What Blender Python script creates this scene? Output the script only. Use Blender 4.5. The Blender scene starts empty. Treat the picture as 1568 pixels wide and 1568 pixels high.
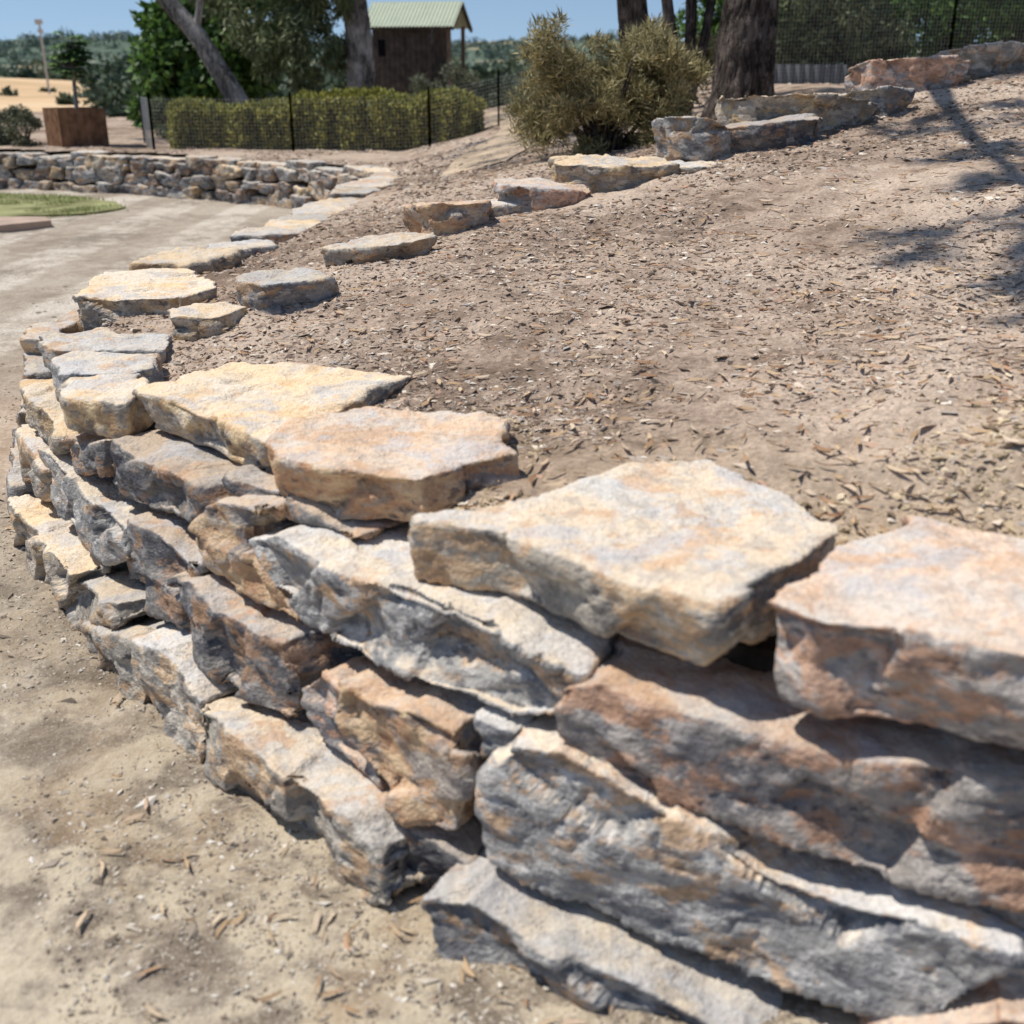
import bpy, bmesh, numpy as np, math, random, os
from mathutils import Vector
rng=np.random.default_rng(7); random.seed(7)
scene=bpy.context.scene
col=scene.collection
# ------------------------------------------------------------------ helpers
def hsh(ix,iy,iz,seed):
    n=(ix.astype(np.int64)*374761393+iy.astype(np.int64)*668265263+iz.astype(np.int64)*1440662683+seed*974634777)&0xFFFFFFFF
    n=((n^(n>>13))*1274126177)&0xFFFFFFFF
    n=n^(n>>16)
    return (n&0xFFFFFF)/float(0xFFFFFF)
def vnoise(p,seed=0):
    p=np.asarray(p,float); f=np.floor(p); w=p-f; w=w*w*(3-2*w)
    i=f.astype(np.int64); r=0
    for dx in (0,1):
        for dy in (0,1):
            for dz in (0,1):
                c=hsh(i[:,0]+dx,i[:,1]+dy,i[:,2]+dz,seed)
                r=r+c*np.where(dx,w[:,0],1-w[:,0])*np.where(dy,w[:,1],1-w[:,1])*np.where(dz,w[:,2],1-w[:,2])
    return r*2-1
def fbm(p,o=3,seed=0):
    p=np.asarray(p,float); a=1.0; r=0
    for k in range(o):
        r=r+a*vnoise(p,seed+k*17); p=p*2.03+11.3; a*=.5
    return r
def obj(name,mesh,mats=(),parent=None,smooth=False):
    o=bpy.data.objects.new(name,mesh); col.objects.link(o)
    for m in mats: mesh.materials.append(m)
    if smooth: mesh.shade_smooth()
    if parent: o.parent=parent
    return o
def empty(name,loc=(0,0,0)):
    o=bpy.data.objects.new(name,None); col.objects.link(o); o.location=loc; o.empty_display_size=.2
    return o
def mesh_np(name,V,Fa,k):
    """V (n,3), Fa (m,k)"""
    me=bpy.data.meshes.new(name); V=np.asarray(V,np.float32); Fa=np.asarray(Fa,np.int32)
    me.vertices.add(len(V)); me.vertices.foreach_set('co',V.ravel())
    me.loops.add(Fa.size); me.loops.foreach_set('vertex_index',Fa.ravel())
    me.polygons.add(len(Fa)); me.polygons.foreach_set('loop_start',np.arange(0,Fa.size,k,dtype=np.int32))
    try: me.polygons.foreach_set('loop_total',np.full(len(Fa),k,np.int32))
    except Exception: pass
    me.update(calc_edges=True); me.validate(); me.shade_flat(); return me
class NT:
    def __init__(s,m):
        m.use_nodes=True; s.t=m.node_tree; s.t.nodes.clear()
    def n(s,ty,ins=None,**kw):
        nd=s.t.nodes.new(ty)
        for k,v in kw.items(): setattr(nd,k,v)
        for k,v in (ins or {}).items():
            if isinstance(v,bpy.types.NodeSocket): s.t.links.new(v,nd.inputs[k])
            else: nd.inputs[k].default_value=v
        return nd
    def ramp(s,fac,stops,interp='LINEAR'):
        nd=s.t.nodes.new('ShaderNodeValToRGB'); r=nd.color_ramp; r.interpolation=interp
        while len(r.elements)<len(stops): r.elements.new(.5)
        for e,(p,c) in zip(r.elements,stops):
            e.position=p; e.color=(*c,1) if len(c)==3 else c
        s.t.links.new(fac,nd.inputs[0]); return nd.outputs[0]
    def mix(s,f,a,b,mode='MIX'):
        nd=s.t.nodes.new('ShaderNodeMix'); nd.data_type='RGBA'; nd.blend_type=mode
        for i,v in ((0,f),(6,a),(7,b)):
            if isinstance(v,bpy.types.NodeSocket): s.t.links.new(v,nd.inputs[i])
            else: nd.inputs[i].default_value=v if i==0 else ((*v,1) if len(v)==3 else v)
        return nd.outputs[2]
    def noise(s,vec,scale,detail=4,rough=.55,dist=0):
        return s.n('ShaderNodeTexNoise',{'Vector':vec,'Scale':scale,'Detail':detail,'Roughness':rough,'Distortion':dist}).outputs[0]
    def math(s,op,a,b=0.0):
        nd=s.t.nodes.new('ShaderNodeMath'); nd.operation=op
        for i,v in enumerate((a,b)):
            if isinstance(v,bpy.types.NodeSocket): s.t.links.new(v,nd.inputs[i])
            else: nd.inputs[i].default_value=v
        return nd.outputs[0]
    def out(s,colr,rough=.9,bump=None,bs=.5,bd=.01,spec=.2,trans=0):
        b=s.n('ShaderNodeBsdfPrincipled' if spec>.3 else 'ShaderNodeBsdfDiffuse',{'Roughness':rough if spec>.3 else .3})
        if spec>.3: b.inputs['Specular IOR Level'].default_value=spec
        if isinstance(colr,bpy.types.NodeSocket): s.t.links.new(colr,b.inputs[0])
        else: b.inputs[0].default_value=(*colr,1)
        if bump is not None:
            bn=s.n('ShaderNodeBump',{'Height':bump,'Strength':bs,'Distance':bd}); s.t.links.new(bn.outputs[0],b.inputs['Normal'])
        sh=b.outputs[0]
        if trans:
            t=s.n('ShaderNodeBsdfTranslucent'); 
            if isinstance(colr,bpy.types.NodeSocket): s.t.links.new(colr,t.inputs[0])
            else: t.inputs[0].default_value=(*colr,1)
            m=s.n('ShaderNodeMixShader',{0:trans}); s.t.links.new(sh,m.inputs[1]); s.t.links.new(t.outputs[0],m.inputs[2]); sh=m.outputs[0]
        o=s.n('ShaderNodeOutputMaterial'); s.t.links.new(sh,o.inputs[0])
def newmat(name): return bpy.data.materials.new(name)
def simple(name,c,rough=.85,var=.25,scale=8,bump=.3):
    m=newmat(name); t=NT(m); v=t.n('ShaderNodeTexCoord').outputs['Object']
    n=t.noise(v,scale,3)
    a=tuple(x*(1-var) for x in c); b=tuple(min(1,x*(1+var)) for x in c)
    t.out(t.ramp(n,[(.3,a),(.7,b)]),rough,n,bump,.01); return m
# ------------------------------------------------------------------ rock materials
def rock(name,faceA,faceB,rust,topA,topB,rustamt=.5,topamt=1.0,toprust=(.52,.315,.18)):
    m=newmat(name); t=NT(m); tc=t.n('ShaderNodeTexCoord').outputs['Object']
    rnd=t.n('ShaderNodeObjectInfo').outputs['Random']
    off=t.n('ShaderNodeCombineXYZ',{0:t.math('MULTIPLY',rnd,37.),1:t.math('MULTIPLY',rnd,91.),2:t.math('MULTIPLY',rnd,13.)}).outputs[0]
    v=t.n('ShaderNodeVectorMath',{0:tc,1:off},operation='ADD').outputs[0]
    vs=t.n('ShaderNodeVectorMath',{0:v,1:(1,1,2.0)},operation='MULTIPLY').outputs[0]
    bign=t.n('ShaderNodeTexNoise',{'Vector':vs,'Scale':4.2,'Detail':5.,'Roughness':.66,'Distortion':.4}); big=bign.outputs[0]
    bc=t.n('ShaderNodeSeparateColor',{0:bign.outputs[1]})
    medn=t.n('ShaderNodeTexNoise',{'Vector':vs,'Scale':12.,'Detail':4.,'Roughness':.72}); med=medn.outputs[0]
    mc=t.n('ShaderNodeSeparateColor',{0:medn.outputs[1]})
    fine=t.noise(v,75,3,.75)
    c=t.ramp(big,[(.40,faceA),(.58,faceB)])
    c=t.mix(t.ramp(med,[(.51,(0,0,0)),(.59,(.7,.7,.7))]),c,tuple(min(.6,x*1.4+.06) for x in faceB))
    rn=t.math('ADD',t.math('MULTIPLY',mc.outputs[1],.38),t.math('MULTIPLY',bc.outputs[1],.62))
    rm=t.ramp(rn,[(.56-.12*rustamt,(0,0,0)),(.61-.12*rustamt,(.85,.85,.85))])
    c=t.mix(rm,c,t.ramp(med,[(.4,rust),(.6,tuple(min(.6,x*1.5+.05) for x in rust))]))
    dk=t.ramp(mc.outputs[2],[(.38,(.65,.65,.65)),(.43,(0,0,0))])
    c=t.mix(dk,c,(.080,.080,.088))
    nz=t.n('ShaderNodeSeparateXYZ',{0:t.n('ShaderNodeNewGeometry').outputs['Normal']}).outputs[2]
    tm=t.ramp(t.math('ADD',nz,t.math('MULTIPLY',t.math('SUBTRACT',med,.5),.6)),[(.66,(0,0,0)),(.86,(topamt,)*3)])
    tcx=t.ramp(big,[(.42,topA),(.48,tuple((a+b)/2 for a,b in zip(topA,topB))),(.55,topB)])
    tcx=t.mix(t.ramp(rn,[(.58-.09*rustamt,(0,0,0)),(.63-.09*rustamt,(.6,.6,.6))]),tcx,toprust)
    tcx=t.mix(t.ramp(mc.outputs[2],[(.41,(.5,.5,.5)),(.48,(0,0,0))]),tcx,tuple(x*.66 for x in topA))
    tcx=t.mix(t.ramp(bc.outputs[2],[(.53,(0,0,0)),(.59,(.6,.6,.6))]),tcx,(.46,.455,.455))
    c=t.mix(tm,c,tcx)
    c=t.mix(.42,c,t.ramp(fine,[(.3,(.36,.36,.37)),(.7,(.80,.80,.80))]),'OVERLAY')
    br=t.math('ADD',t.math('MULTIPLY',t.math('FRACT',t.math('MULTIPLY',rnd,7.13)),.32),.86)
    c=t.mix(1.0,c,t.n('ShaderNodeCombineColor',{0:br,1:br,2:br}).outputs[0],'MULTIPLY')
    h=t.math('ADD',t.math('MULTIPLY',med,1.0),t.math('MULTIPLY',fine,.5))
    t.out(c,.88,h,.9,.02,.2)
    return m
R={
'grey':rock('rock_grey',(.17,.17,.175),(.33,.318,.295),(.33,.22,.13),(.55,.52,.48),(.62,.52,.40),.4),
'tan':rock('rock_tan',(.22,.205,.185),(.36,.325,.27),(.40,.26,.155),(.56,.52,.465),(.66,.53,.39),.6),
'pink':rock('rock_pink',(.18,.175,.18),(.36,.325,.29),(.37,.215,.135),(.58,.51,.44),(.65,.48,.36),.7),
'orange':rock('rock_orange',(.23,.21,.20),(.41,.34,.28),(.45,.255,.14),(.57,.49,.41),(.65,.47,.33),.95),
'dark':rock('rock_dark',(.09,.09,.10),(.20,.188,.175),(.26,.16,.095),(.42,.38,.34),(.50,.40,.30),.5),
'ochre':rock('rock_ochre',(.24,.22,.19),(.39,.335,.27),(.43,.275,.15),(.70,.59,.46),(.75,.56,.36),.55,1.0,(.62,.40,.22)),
}
# ------------------------------------------------------------------ wall curve
W=[(3.2,.75),(2.2,1.0),(1.3,1.25),(.55,1.5),(-.086,1.76),(-.338,1.95),(-.697,2.337),(-1.14,2.83),(-1.735,3.70),(-1.98,4.17),(-2.15,4.75),(-2.17,5.3),(-2.08,5.9),(-1.93,6.6),(-1.80,7.6),(-1.72,9.4),(-1.6,11.6),(-1.6,12.8),(-2.4,14.1),(-4.5,15.7),(-7.6,17.05),(-13,18),(-22,18.5)]
P=np.array(W,float)
for _ in range(3):
    a=P[:-1]*.75+P[1:]*.25; b=P[:-1]*.25+P[1:]*.75
    Q=np.empty((2*len(a),2)); Q[0::2]=a; Q[1::2]=b
    P=np.vstack([P[:1],Q,P[-1:]])
Lc=np.r_[0,np.cumsum(np.linalg.norm(np.diff(P,axis=0),axis=1))]
def base(s):
    s=np.asarray(s,float); return np.stack([np.interp(s,Lc,P[:,0]),np.interp(s,Lc,P[:,1])],-1)
def nin(s):
    s=np.asarray(s,float); t=base(s+.08)-base(s-.08); t/=np.linalg.norm(t,axis=-1,keepdims=True)+1e-9
    return np.stack([t[...,1],-t[...,0]],-1)
def kk(s): return np.interp(s,[4.2,6],[.32,.18])
def sdist(xy):
    """positive = bank side"""
    out=np.empty(len(xy)); A=P[:-1]; B=P[1:]; D=B-A; L2=(D**2).sum(1)
    for i in range(0,len(xy),20000):
        q=xy[i:i+20000,None,:]; t=np.clip(((q-A)*D).sum(2)/L2,0,1)
        c=A+t[...,None]*D; d=q-c; dd=(d**2).sum(2); j=dd.argmin(1); r=np.arange(len(j))
        sg=np.sign(d[r,j,0]*D[j,1]-d[r,j,1]*D[j,0]); out[i:i+20000]=np.sqrt(dd[r,j])*sg
    return out
# ------------------------------------------------------------------ terrain heights
RX=[-1.4,-.64,-.33,.1,.6,1.2,1.75,2.9,4.5,8,40]; RY=[4.45,5.0,5.55,5.85,6.1,6.55,7.0,8.3,9.9,13,40]
def sm(x,a,b):
    t=np.clip((x-a)/(b-a),0,1); return t*t*(3-2*t)
def bank_z(x,y):
    zs=.50+.128*np.clip(x,-3,9)+.0765*np.clip(y,0,14)
    zb=.60+.18*np.clip(x+1.6,0,4.8)-.06*sm(y,8,12)*(1-sm(x,-1.5,.5))
    zb=zb*(1-sm(y,24+sm(x,-9,-5)*22,30+sm(x,-9,-5)*28))
    m=sm(y-np.interp(x,RX,RY),-.05,.35); z=zs*(1-m)+zb*m
    return z
# ------------------------------------------------------------------ stones
pending=[]
def prism(name,front,back,mat,parent,vox,seed,amp=1.0,smooth=2,lay=1.0):
    N=len(front); bm=bmesh.new()
    f=[bm.verts.new(Vector(p)) for p in front]; b=[bm.verts.new(Vector(p)) for p in back]
    bm.faces.new(f); bm.faces.new(b[::-1])
    for i in range(N):
        j=(i+1)%N; bm.faces.new((f[j],f[i],b[i],b[j]))
    bmesh.ops.recalc_face_normals(bm,faces=bm.faces)
    me=bpy.data.meshes.new(name); bm.to_mesh(me); bm.free()
    o=obj(name,me,[mat],parent)
    r=o.modifiers.new('r','REMESH'); r.mode='VOXEL'; r.voxel_size=vox
    s=o.modifiers.new('s','SMOOTH'); s.factor=.5; s.iterations=smooth
    pending.append((o,vox,seed,amp,lay)); return o
def rough_poly(pts,jit,seed,step=.12):
    r=np.random.default_rng(seed); out=[]; n=len(pts)
    for i in range(n):
        a=np.array(pts[i],float); b=np.array(pts[(i+1)%n],float); L=np.linalg.norm(b-a); k=max(1,int(L/step))
        for j in range(k):
            t=j/k; q=a+(b-a)*t
            if j: q=q+r.normal(0,jit,2)
            out.append(q)
    return np.array(out)
def face_stone(parent,pts,mat,depth=.3,out=.03,vox=.011,seed=0,jit=.008,amp=1,tilt=.64,gap=.016):
    pts=rough_poly(pts,jit,seed); s=pts[:,0]; z=pts[:,1]; zc=z.min()*.5+z.max()*.5; sm_=s.min()*.5+s.max()*.5; sc=s.mean()
    s=sm_+(s-sm_)*(1-gap/max(.05,s.max()-s.min())); z=zc+(z-zc)*(1-gap/max(.05,z.max()-z.min()))
    z=np.where(z>.53,z-.018,z)
    zz=zc*tilt+z*(1-tilt); k=kk(s); n=nin(s)
    fr=base(s)+n*(k*zz-out)[:,None]
    sb=sc+(s-sc)*.85; bk=base(s)+n*(k*zz+depth)[:,None]
    zb=zc+(z-zc)*.95
    return prism('stone',np.c_[fr,z],np.c_[bk,zb],mat,parent,vox,seed,amp)
def slab(parent,poly,ztop,th,mat,vox=.0112,seed=0,jit=.011,name='cap_stone',tilt=(0,0),amp=1,taper=.93,step=.12):
    pts=rough_poly(poly,jit,seed,step); c=pts.mean(0)
    d=pts-c; zt=ztop+d[:,0]*tilt[0]+d[:,1]*tilt[1]
    top=np.c_[pts,zt]; bp=c+d*taper+np.random.default_rng(seed+5).normal(0,jit,pts.shape); bot=np.c_[bp,zt-th]
    return prism(name,top,bot,mat,parent,vox,seed,amp)
def finish():
    dg=bpy.context.evaluated_depsgraph_get(); res=[]
    for o,vox,seed,amp,lay in pending:
        e=o.evaluated_get(dg); res.append(bpy.data.meshes.new_from_object(e))
    for (o,vox,seed,amp,lay),me in zip(pending,res):
        o.modifiers.clear(); o.data=me
        n=len(me.vertices); V=np.empty(n*3,np.float32); me.vertices.foreach_get('co',V); V=V.reshape(-1,3).astype(float)
        Nn=np.empty(n*3,np.float32); me.vertices.foreach_get('normal',Nn); Nn=Nn.reshape(-1,3)
        r=np.random.default_rng(seed+99); S=r.uniform(0,50,3); Pn=V+S
        side=1-np.abs(Nn[:,2])**2*.8
        lo,hi=V.min(0),V.max(0); size=hi-lo; sc=min(1.0,size.max()/.45)
        # fracture facets
        K=int(np.clip(8*size.max()/.19,10,32)); C=lo+r.uniform(-.05,1.05,(K,3))*size; G=r.normal(0,1,(K,3)); G/=np.linalg.norm(G,axis=1,keepdims=True)
        Vw=V+np.stack([fbm(Pn*9,2,s) for s in (1,2,3)],1)*.010
        D2=((Vw[:,None,:]*[1,1,1.5]-C[None]*[1,1,1.5])**2).sum(2)
        val=((V[:,None,:]-C[None])*G[None]).sum(2)*.40+r.uniform(-1,1,K)[None]*.006
        wgt=np.exp(-(D2-D2.min(1,keepdims=True))/.0005); fac=(val*wgt).sum(1)/wgt.sum(1)
        fac=np.clip(fac,-.034,.017)
        d=fbm(Pn*5,3,4)*.009*sc+fac*side*sc
        layer=vnoise(np.c_[Pn[:,:2]*3,Pn[:,2]*22],8)+.5*vnoise(np.c_[Pn[:,:2]*9,Pn[:,2]*60],9)
        d+=np.sign(layer)*np.abs(layer)**.6*.0034*side*lay
        sh=vnoise(np.c_[Pn[:,:2]*6,Pn[:,2]*3],12); d+=np.round(sh*2.5)/2.5*.007*(1-side)
        d+=fbm(Pn*24,3,5)*.0036
        rid=1-np.abs(fbm(Pn*np.array([8,8,14]),2,6)); d-=np.clip(rid-.91,0,1)*.10*side
        V+=Nn*(d*amp)[:,None]
        me.vertices.foreach_set('co',V.astype(np.float32).ravel()); me.update(); me.shade_smooth()
wall=empty('stone_retaining_wall')
def cm(s): 
    a=[tuple(float(c)/100 for c in q.split(',')) for q in s.split()]; return a
FS=[
("434,57 419,62 394,62 365,63 343,61 324,57 328,45 340,41 357,43 397,40 421,45",'grey',.055),
("331,53 323,58 303,56 286,54 247,52 215,55 200,50 200,33 245,29 265,28 276,30 294,33 318,36 329,42",'pink',.06),
("449,63 428,66 434,57 422,48 410,40 429,38 450,41 462,46 459,54",'orange',.05),
("519,61 458,64 453,58 465,49 497,44 524,44",'dark',.03),
("497,43 485,45 456,41 460,33 461,22 482,18 491,30",'dark',.03),
("464,36 452,40 438,37 410,38 404,29 405,18 428,16 452,18",'dark',.05),
("405,28 397,36 388,35 377,25 371,15 394,18",'pink',.03),
("388,39 350,40 345,29 348,17 362,14 374,21 383,27",'orange',.06),
("350,42 337,41 343,32 347,31",'grey',.03),
("344,30 339,41 328,43 311,37 286,28 259,26 245,24 232,20 240,10 259,5 282,6 307,9 328,12 340,16",'grey',.06),
("436,14 422,17 370,17 358,10 356,3 373,-6 400,-6 432,-6",'tan',.09),
("349,11 340,15 326,10 307,8 288,3 274,-1 276,-8 299,-9 325,-8 345,-5",'grey',.13),
("367,15 345,12 344,-5 358,-5",'dark',.0),
("268,5 248,17 225,20 200,18 195,-8 268,-8",'pink',.09),
("262,29 245,29 215,31 205,19 228,19 246,22",'dark',.0),
("474,17 456,22 434,15 430,-6 458,-6",'tan',.08),
("508,8 475,17 464,5 468,-5 506,-5",'tan',.08),
("535,12 488,22 483,17 506,8 510,-5 540,-5",'tan',.07),
("610,16 519,20 529,8 543,-5 618,-5",'ochre',.09),
("590,40 513,41 499,39 495,29 512,22 565,21",'grey',.04),
("565,47 519,62 522,44 549,40",'dark',.04),
("512,36 496,40 487,24 507,18",'dark',.0),
("640,35 600,37 578,34 582,20 600,17 645,17",'tan',.04),
("700,18 655,20 618,17 615,-5 700,-5",'grey',.07),
("645,50 600,53 566,48 570,41 600,38 642,37",'ochre',.03),
("690,36 648,37 645,20 690,19",'tan',.04),
("700,54 648,52 644,38 700,37",'grey',.03),
("458,65 430,68 400,62 432,60 452,58",'dark',-.02),
("196,55 150,56 100,52 105,30 150,28 196,33",'grey',.05),
("190,30 140,30 100,26 100,-8 190,-8",'tan',.08),
("98,54 40,54 0,50 0,28 60,25 98,28",'pink',.05),
("96,25 50,26 0,26 0,-8 96,-8",'dark',.08),
]
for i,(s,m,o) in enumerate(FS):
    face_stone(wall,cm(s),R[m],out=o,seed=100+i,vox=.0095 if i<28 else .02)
TS=[
("42,167 47,173 64,191 80,203 99,196 125,190 150,170 145,128 110,138 79,147 65,155 48,160",.775,.185,'pink',(0,0)),
("-23,212 5,220 27,243 46,241 60,222 66,200 44,177 36,169 21,178 11,188 -6,203",.755,.14,'tan',(.02,.02)),
("-62,258 -57,276 -40,289 -15,287 -2,276 2,250 -21,231 -43,238 -56,248",.755,.13,'orange',(0,0)),
("-112,313 -105,335 -93,354 -51,344 -29,335 -43,313 -46,296 -55,280 -63,268 -76,283 -100,306",.725,.12,'ochre',(0,0)),
("-142,331 -143,346 -121,350 -112,330 -115,313 -135,320",.69,.11,'ochre',(0,0)),
("-159,372 -156,384 -126,382 -119,362 -127,350 -149,350",.68,.11,'grey',(0,0)),
("-180,411 -160,425 -130,412 -125,388 -165,386",.68,.10,'grey',(0,0)),
("-184,455 -189,521 -153,525 -127,475 -136,453 -162,449",.74,.17,'ochre',(0,0)),
("-200,440 -208,470 -190,475 -186,440",.60,.1,'tan',(0,0)),
("155,165 160,190 220,175 260,150 250,105 155,125",.75,.18,'tan',(0,0)),
]
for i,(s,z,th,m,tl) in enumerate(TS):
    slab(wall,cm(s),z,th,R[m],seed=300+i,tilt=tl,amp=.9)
# receding cap stones + courses further round the bend
r=np.random.default_rng(5)
s=8.2
while s<24.5:
    w=r.uniform(.35,.75); zt=np.interp(s,[8,14,16,24],[.66,.60,.55,.5])+r.uniform(-.015,.03)-(s>16)*r.uniform(0,.04)
    ss=np.array([s,s+w*.5,s+w-.02,s+w-.03,s+w*.5,s+.03]); ofs=np.array([.02,.0,.03,.38,.45,.36])+r.uniform(-.04,.05,6)
    if s>16: ofs=ofs*.8+.02
    p=base(ss)+nin(ss)*(ofs+.08)[:,None]
    slab(wall,p,zt,r.uniform(.07,.13) if s<16 else r.uniform(.1,.16),R[r.choice(['ochre','tan','grey','grey','pink'] if s<16 else ['grey','tan','grey','grey'])],seed=int(s*100),vox=.02,jit=.015,step=.2)
    s+=w
for far,crs in ((False,[(-.06,.13),(.12,.25),(.24,.36),(.35,.46),(.45,.56)]),(True,[(-.06,.15),(.13,.32),(.30,.46)])):
  for zi,(z0,z1) in enumerate(crs):
    s=(15.0 if far else 7.0)+.1*zi
    while s<(25 if far else 15):
        w=r.uniform(.2,.55)
        zz=np.array([z0,z0,z1,z1])+r.uniform(-.05,.05,4); sv=np.array([s,s+w-.02,s+w-.02,s])+r.uniform(-.07,.07,4)
        face_stone(wall,list(zip(sv,zz)),R[r.choice(['grey','dark','tan','grey','dark','ochre'] if far else ['grey','tan','orange'])],depth=.2,out=r.uniform(-.03,.09),vox=.022,seed=int(s*37+zi),jit=.02,tilt=.85,amp=1.1)
        s+=w
# dark earth behind the stones
ss=np.linspace(.0,25,160); zl=[-.1,.1,.3,.45,.56]
V=[];Fq=[]
for j,z in enumerate(zl):
    zz=min(z,9)*np.where(ss>14,.8,1.0); p=base(ss)+nin(ss)*(kk(ss)*zz+.15)[:,None]; V.append(np.c_[p,zz])
p=base(ss)+nin(ss)*.6; V.append(np.c_[p,np.full(len(ss),.57)*np.where(ss>14,.82,1.0)])
n=len(ss); V=np.vstack(V)
for j in range(len(zl)):
    for i in range(n-1): Fq.append((j*n+i,j*n+i+1,(j+1)*n+i+1,(j+1)*n+i))
soil_dark=simple('backfill_soil',(.07,.052,.038),.95,.4,20,.6)
obj('earth_backfill',mesh_np('earth_backfill',V,Fq,4),[soil_dark],wall)
# boulders on the slope edge
def boulder(cx,cy,w,dp,h,mat,seed,rot=0,zt=None,sink=.06,tilt=(0,0),vox=.014):
    rr=np.random.default_rng(seed); n=9; th=np.sort(np.linspace(0,2*np.pi,n,endpoint=False)+rr.uniform(-.3,.3,n))
    c,s_=np.cos(th),np.sin(th); e=.85
    x=np.sign(c)*np.abs(c)**e*w/2*rr.uniform(.82,1.15,n); y=np.sign(s_)*np.abs(s_)**e*dp/2*rr.uniform(.75,1.12,n)
    ca,sa=math.cos(rot),math.sin(rot); p=np.c_[cx+x*ca-y*sa,cy+x*sa+y*ca]
    zb=float(bank_z(np.array([cx]),np.array([cy-dp*.4]))[0]); top=zb+h
    return slab(None,p,top,h+sink,R[mat],seed=seed,name='boulder',tilt=tilt,taper=.86,vox=vox,jit=.012,amp=1.15)
boulder(-1.20,4.27,.30,.36,.08,'ochre',501)
boulder(-.93,4.50,.44,.36,.12,'grey',502,.3)
boulder(-.62,5.08,.52,.36,.10,'tan',503,.2,tilt=(.1,.05))
boulder(-.33,5.55,.40,.38,.14,'orange',504,.1,tilt=(.05,-.1))
boulder(-.08,5.74,.34,.28,.07,'tan',514,.1)
boulder(.14,5.87,.56,.42,.12,'pink',505,.15,tilt=(-.1,.04))
boulder(.55,6.14,.74,.48,.14,'ochre',506,.1,tilt=(-.02,.04))
boulder(.95,6.24,.46,.40,.06,'tan',516,.1)
boulder(1.02,6.60,.42,.42,.22,'grey',507,.3,tilt=(-.15,-.2))
boulder(1.44,6.70,.76,.42,.16,'dark',508,.25,tilt=(.1,-.0))
boulder(1.72,7.05,1.0,.5,.20,'ochre',509,.2,tilt=(0,-.2))
boulder(2.25,7.35,.5,.5,.14,'grey',519,.2,tilt=(0,-.2))
boulder(2.70,8.15,.95,.5,.20,'pink',510,.3,tilt=(0.05,-.22))
boulder(3.40,8.60,.8,.5,.17,'tan',511,.3,tilt=(0.1,-.22))
boulder(4.3,10.4,.9,.6,.28,'grey',512,.3,tilt=(0.1,-.2))
boulder(5.2,11.2,.8,.6,.32,'grey',513,.3,tilt=(0.1,-.2))
finish()
# ------------------------------------------------------------------ ground materials
def earth_mat(name,stops,sc=1.2,fine=60,bumpd=.012,extra=None,fm=.5):
    m=newmat(name); t=NT(m); v=t.n('ShaderNodeTexCoord').outputs['Object']
    a=t.noise(v,sc,3,.6); b=t.noise(v,sc*7,4,.68,.4); c_=t.noise(v,fine,3,.78)
    f=t.math('ADD',t.math('MULTIPLY',a,.55),t.math('MULTIPLY',b,.45))
    c=t.ramp(f,stops)
    c=t.mix(fm,c,t.ramp(c_,[(.32,(.27,.27,.27)),(.66,(.80,.80,.80))]),'OVERLAY')
    if extra: c=extra(t,v,c,a,b)
    h=t.math('ADD',b,t.math('MULTIPLY',c_,.6))
    t.out(c,.95,h,.8,bumpd,.15); return m
def mcol(t,v,c,a,b):
    y=t.n('ShaderNodeSeparateXYZ',{0:v}).outputs[1]
    m=t.n('ShaderNodeMapRange',{0:t.math('ADD',y,t.math('MULTIPLY',a,1.2)),1:3.3,2:2.3}).outputs[0]
    return t.mix(t.math('MULTIPLY',m,.6),c,(.48,.375,.235))
mulch=earth_mat('bank_soil',[(.40,(.19,.14,.105)),(.48,(.34,.26,.20)),(.57,(.46,.365,.285))],.8,60,.018,mcol,.62)
def dry(t,v,c,a,b):
    y=t.n('ShaderNodeSeparateXYZ',{0:v}).outputs[1]
    far=t.noise(v,.06,4,.65)
    g=t.ramp(far,[(.38,(.52,.37,.22)),(.5,(.64,.45,.27)),(.62,(.70,.52,.33))])
    m=t.n('ShaderNodeMapRange',{0:y,1:26.,2:40.}).outputs[0]
    c=t.mix(m,c,g)
    gr=t.ramp(far,[(.42,(.035,.055,.025)),(.6,(.09,.11,.05))])
    m2=t.n('ShaderNodeMapRange',{0:y,1:170.,2:200.}).outputs[0]
    return t.mix(m2,c,gr)
gmat=earth_mat('ground_earth',[(.36,(.24,.19,.14)),(.5,(.36,.29,.21)),(.6,(.42,.35,.26))],.5,30,.02,dry)
def grid(xs,ys,zf):
    X,Y=np.meshgrid(xs,ys); n,m=X.shape; V=np.c_[X.ravel(),Y.ravel(),zf(X.ravel(),Y.ravel())]
    I=np.arange(n*m).reshape(n,m); Fq=np.stack([I[:-1,:-1],I[:-1,1:],I[1:,1:],I[1:,:-1]],-1).reshape(-1,4)
    return V,Fq
def gz(x,y):
    return -.03+1.3*np.exp(-(((x+46)/15)**2+((y-98)/24)**2)) 
xs=60*np.sinh(np.linspace(-4.6,4.6,300))*.9; ys=np.r_[-60,-20,-5,np.geomspace(6,3200,180)-1]
V,Fq=grid(xs,ys,gz); obj('ground',mesh_np('ground',V,Fq,4),[gmat],smooth=True)
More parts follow.
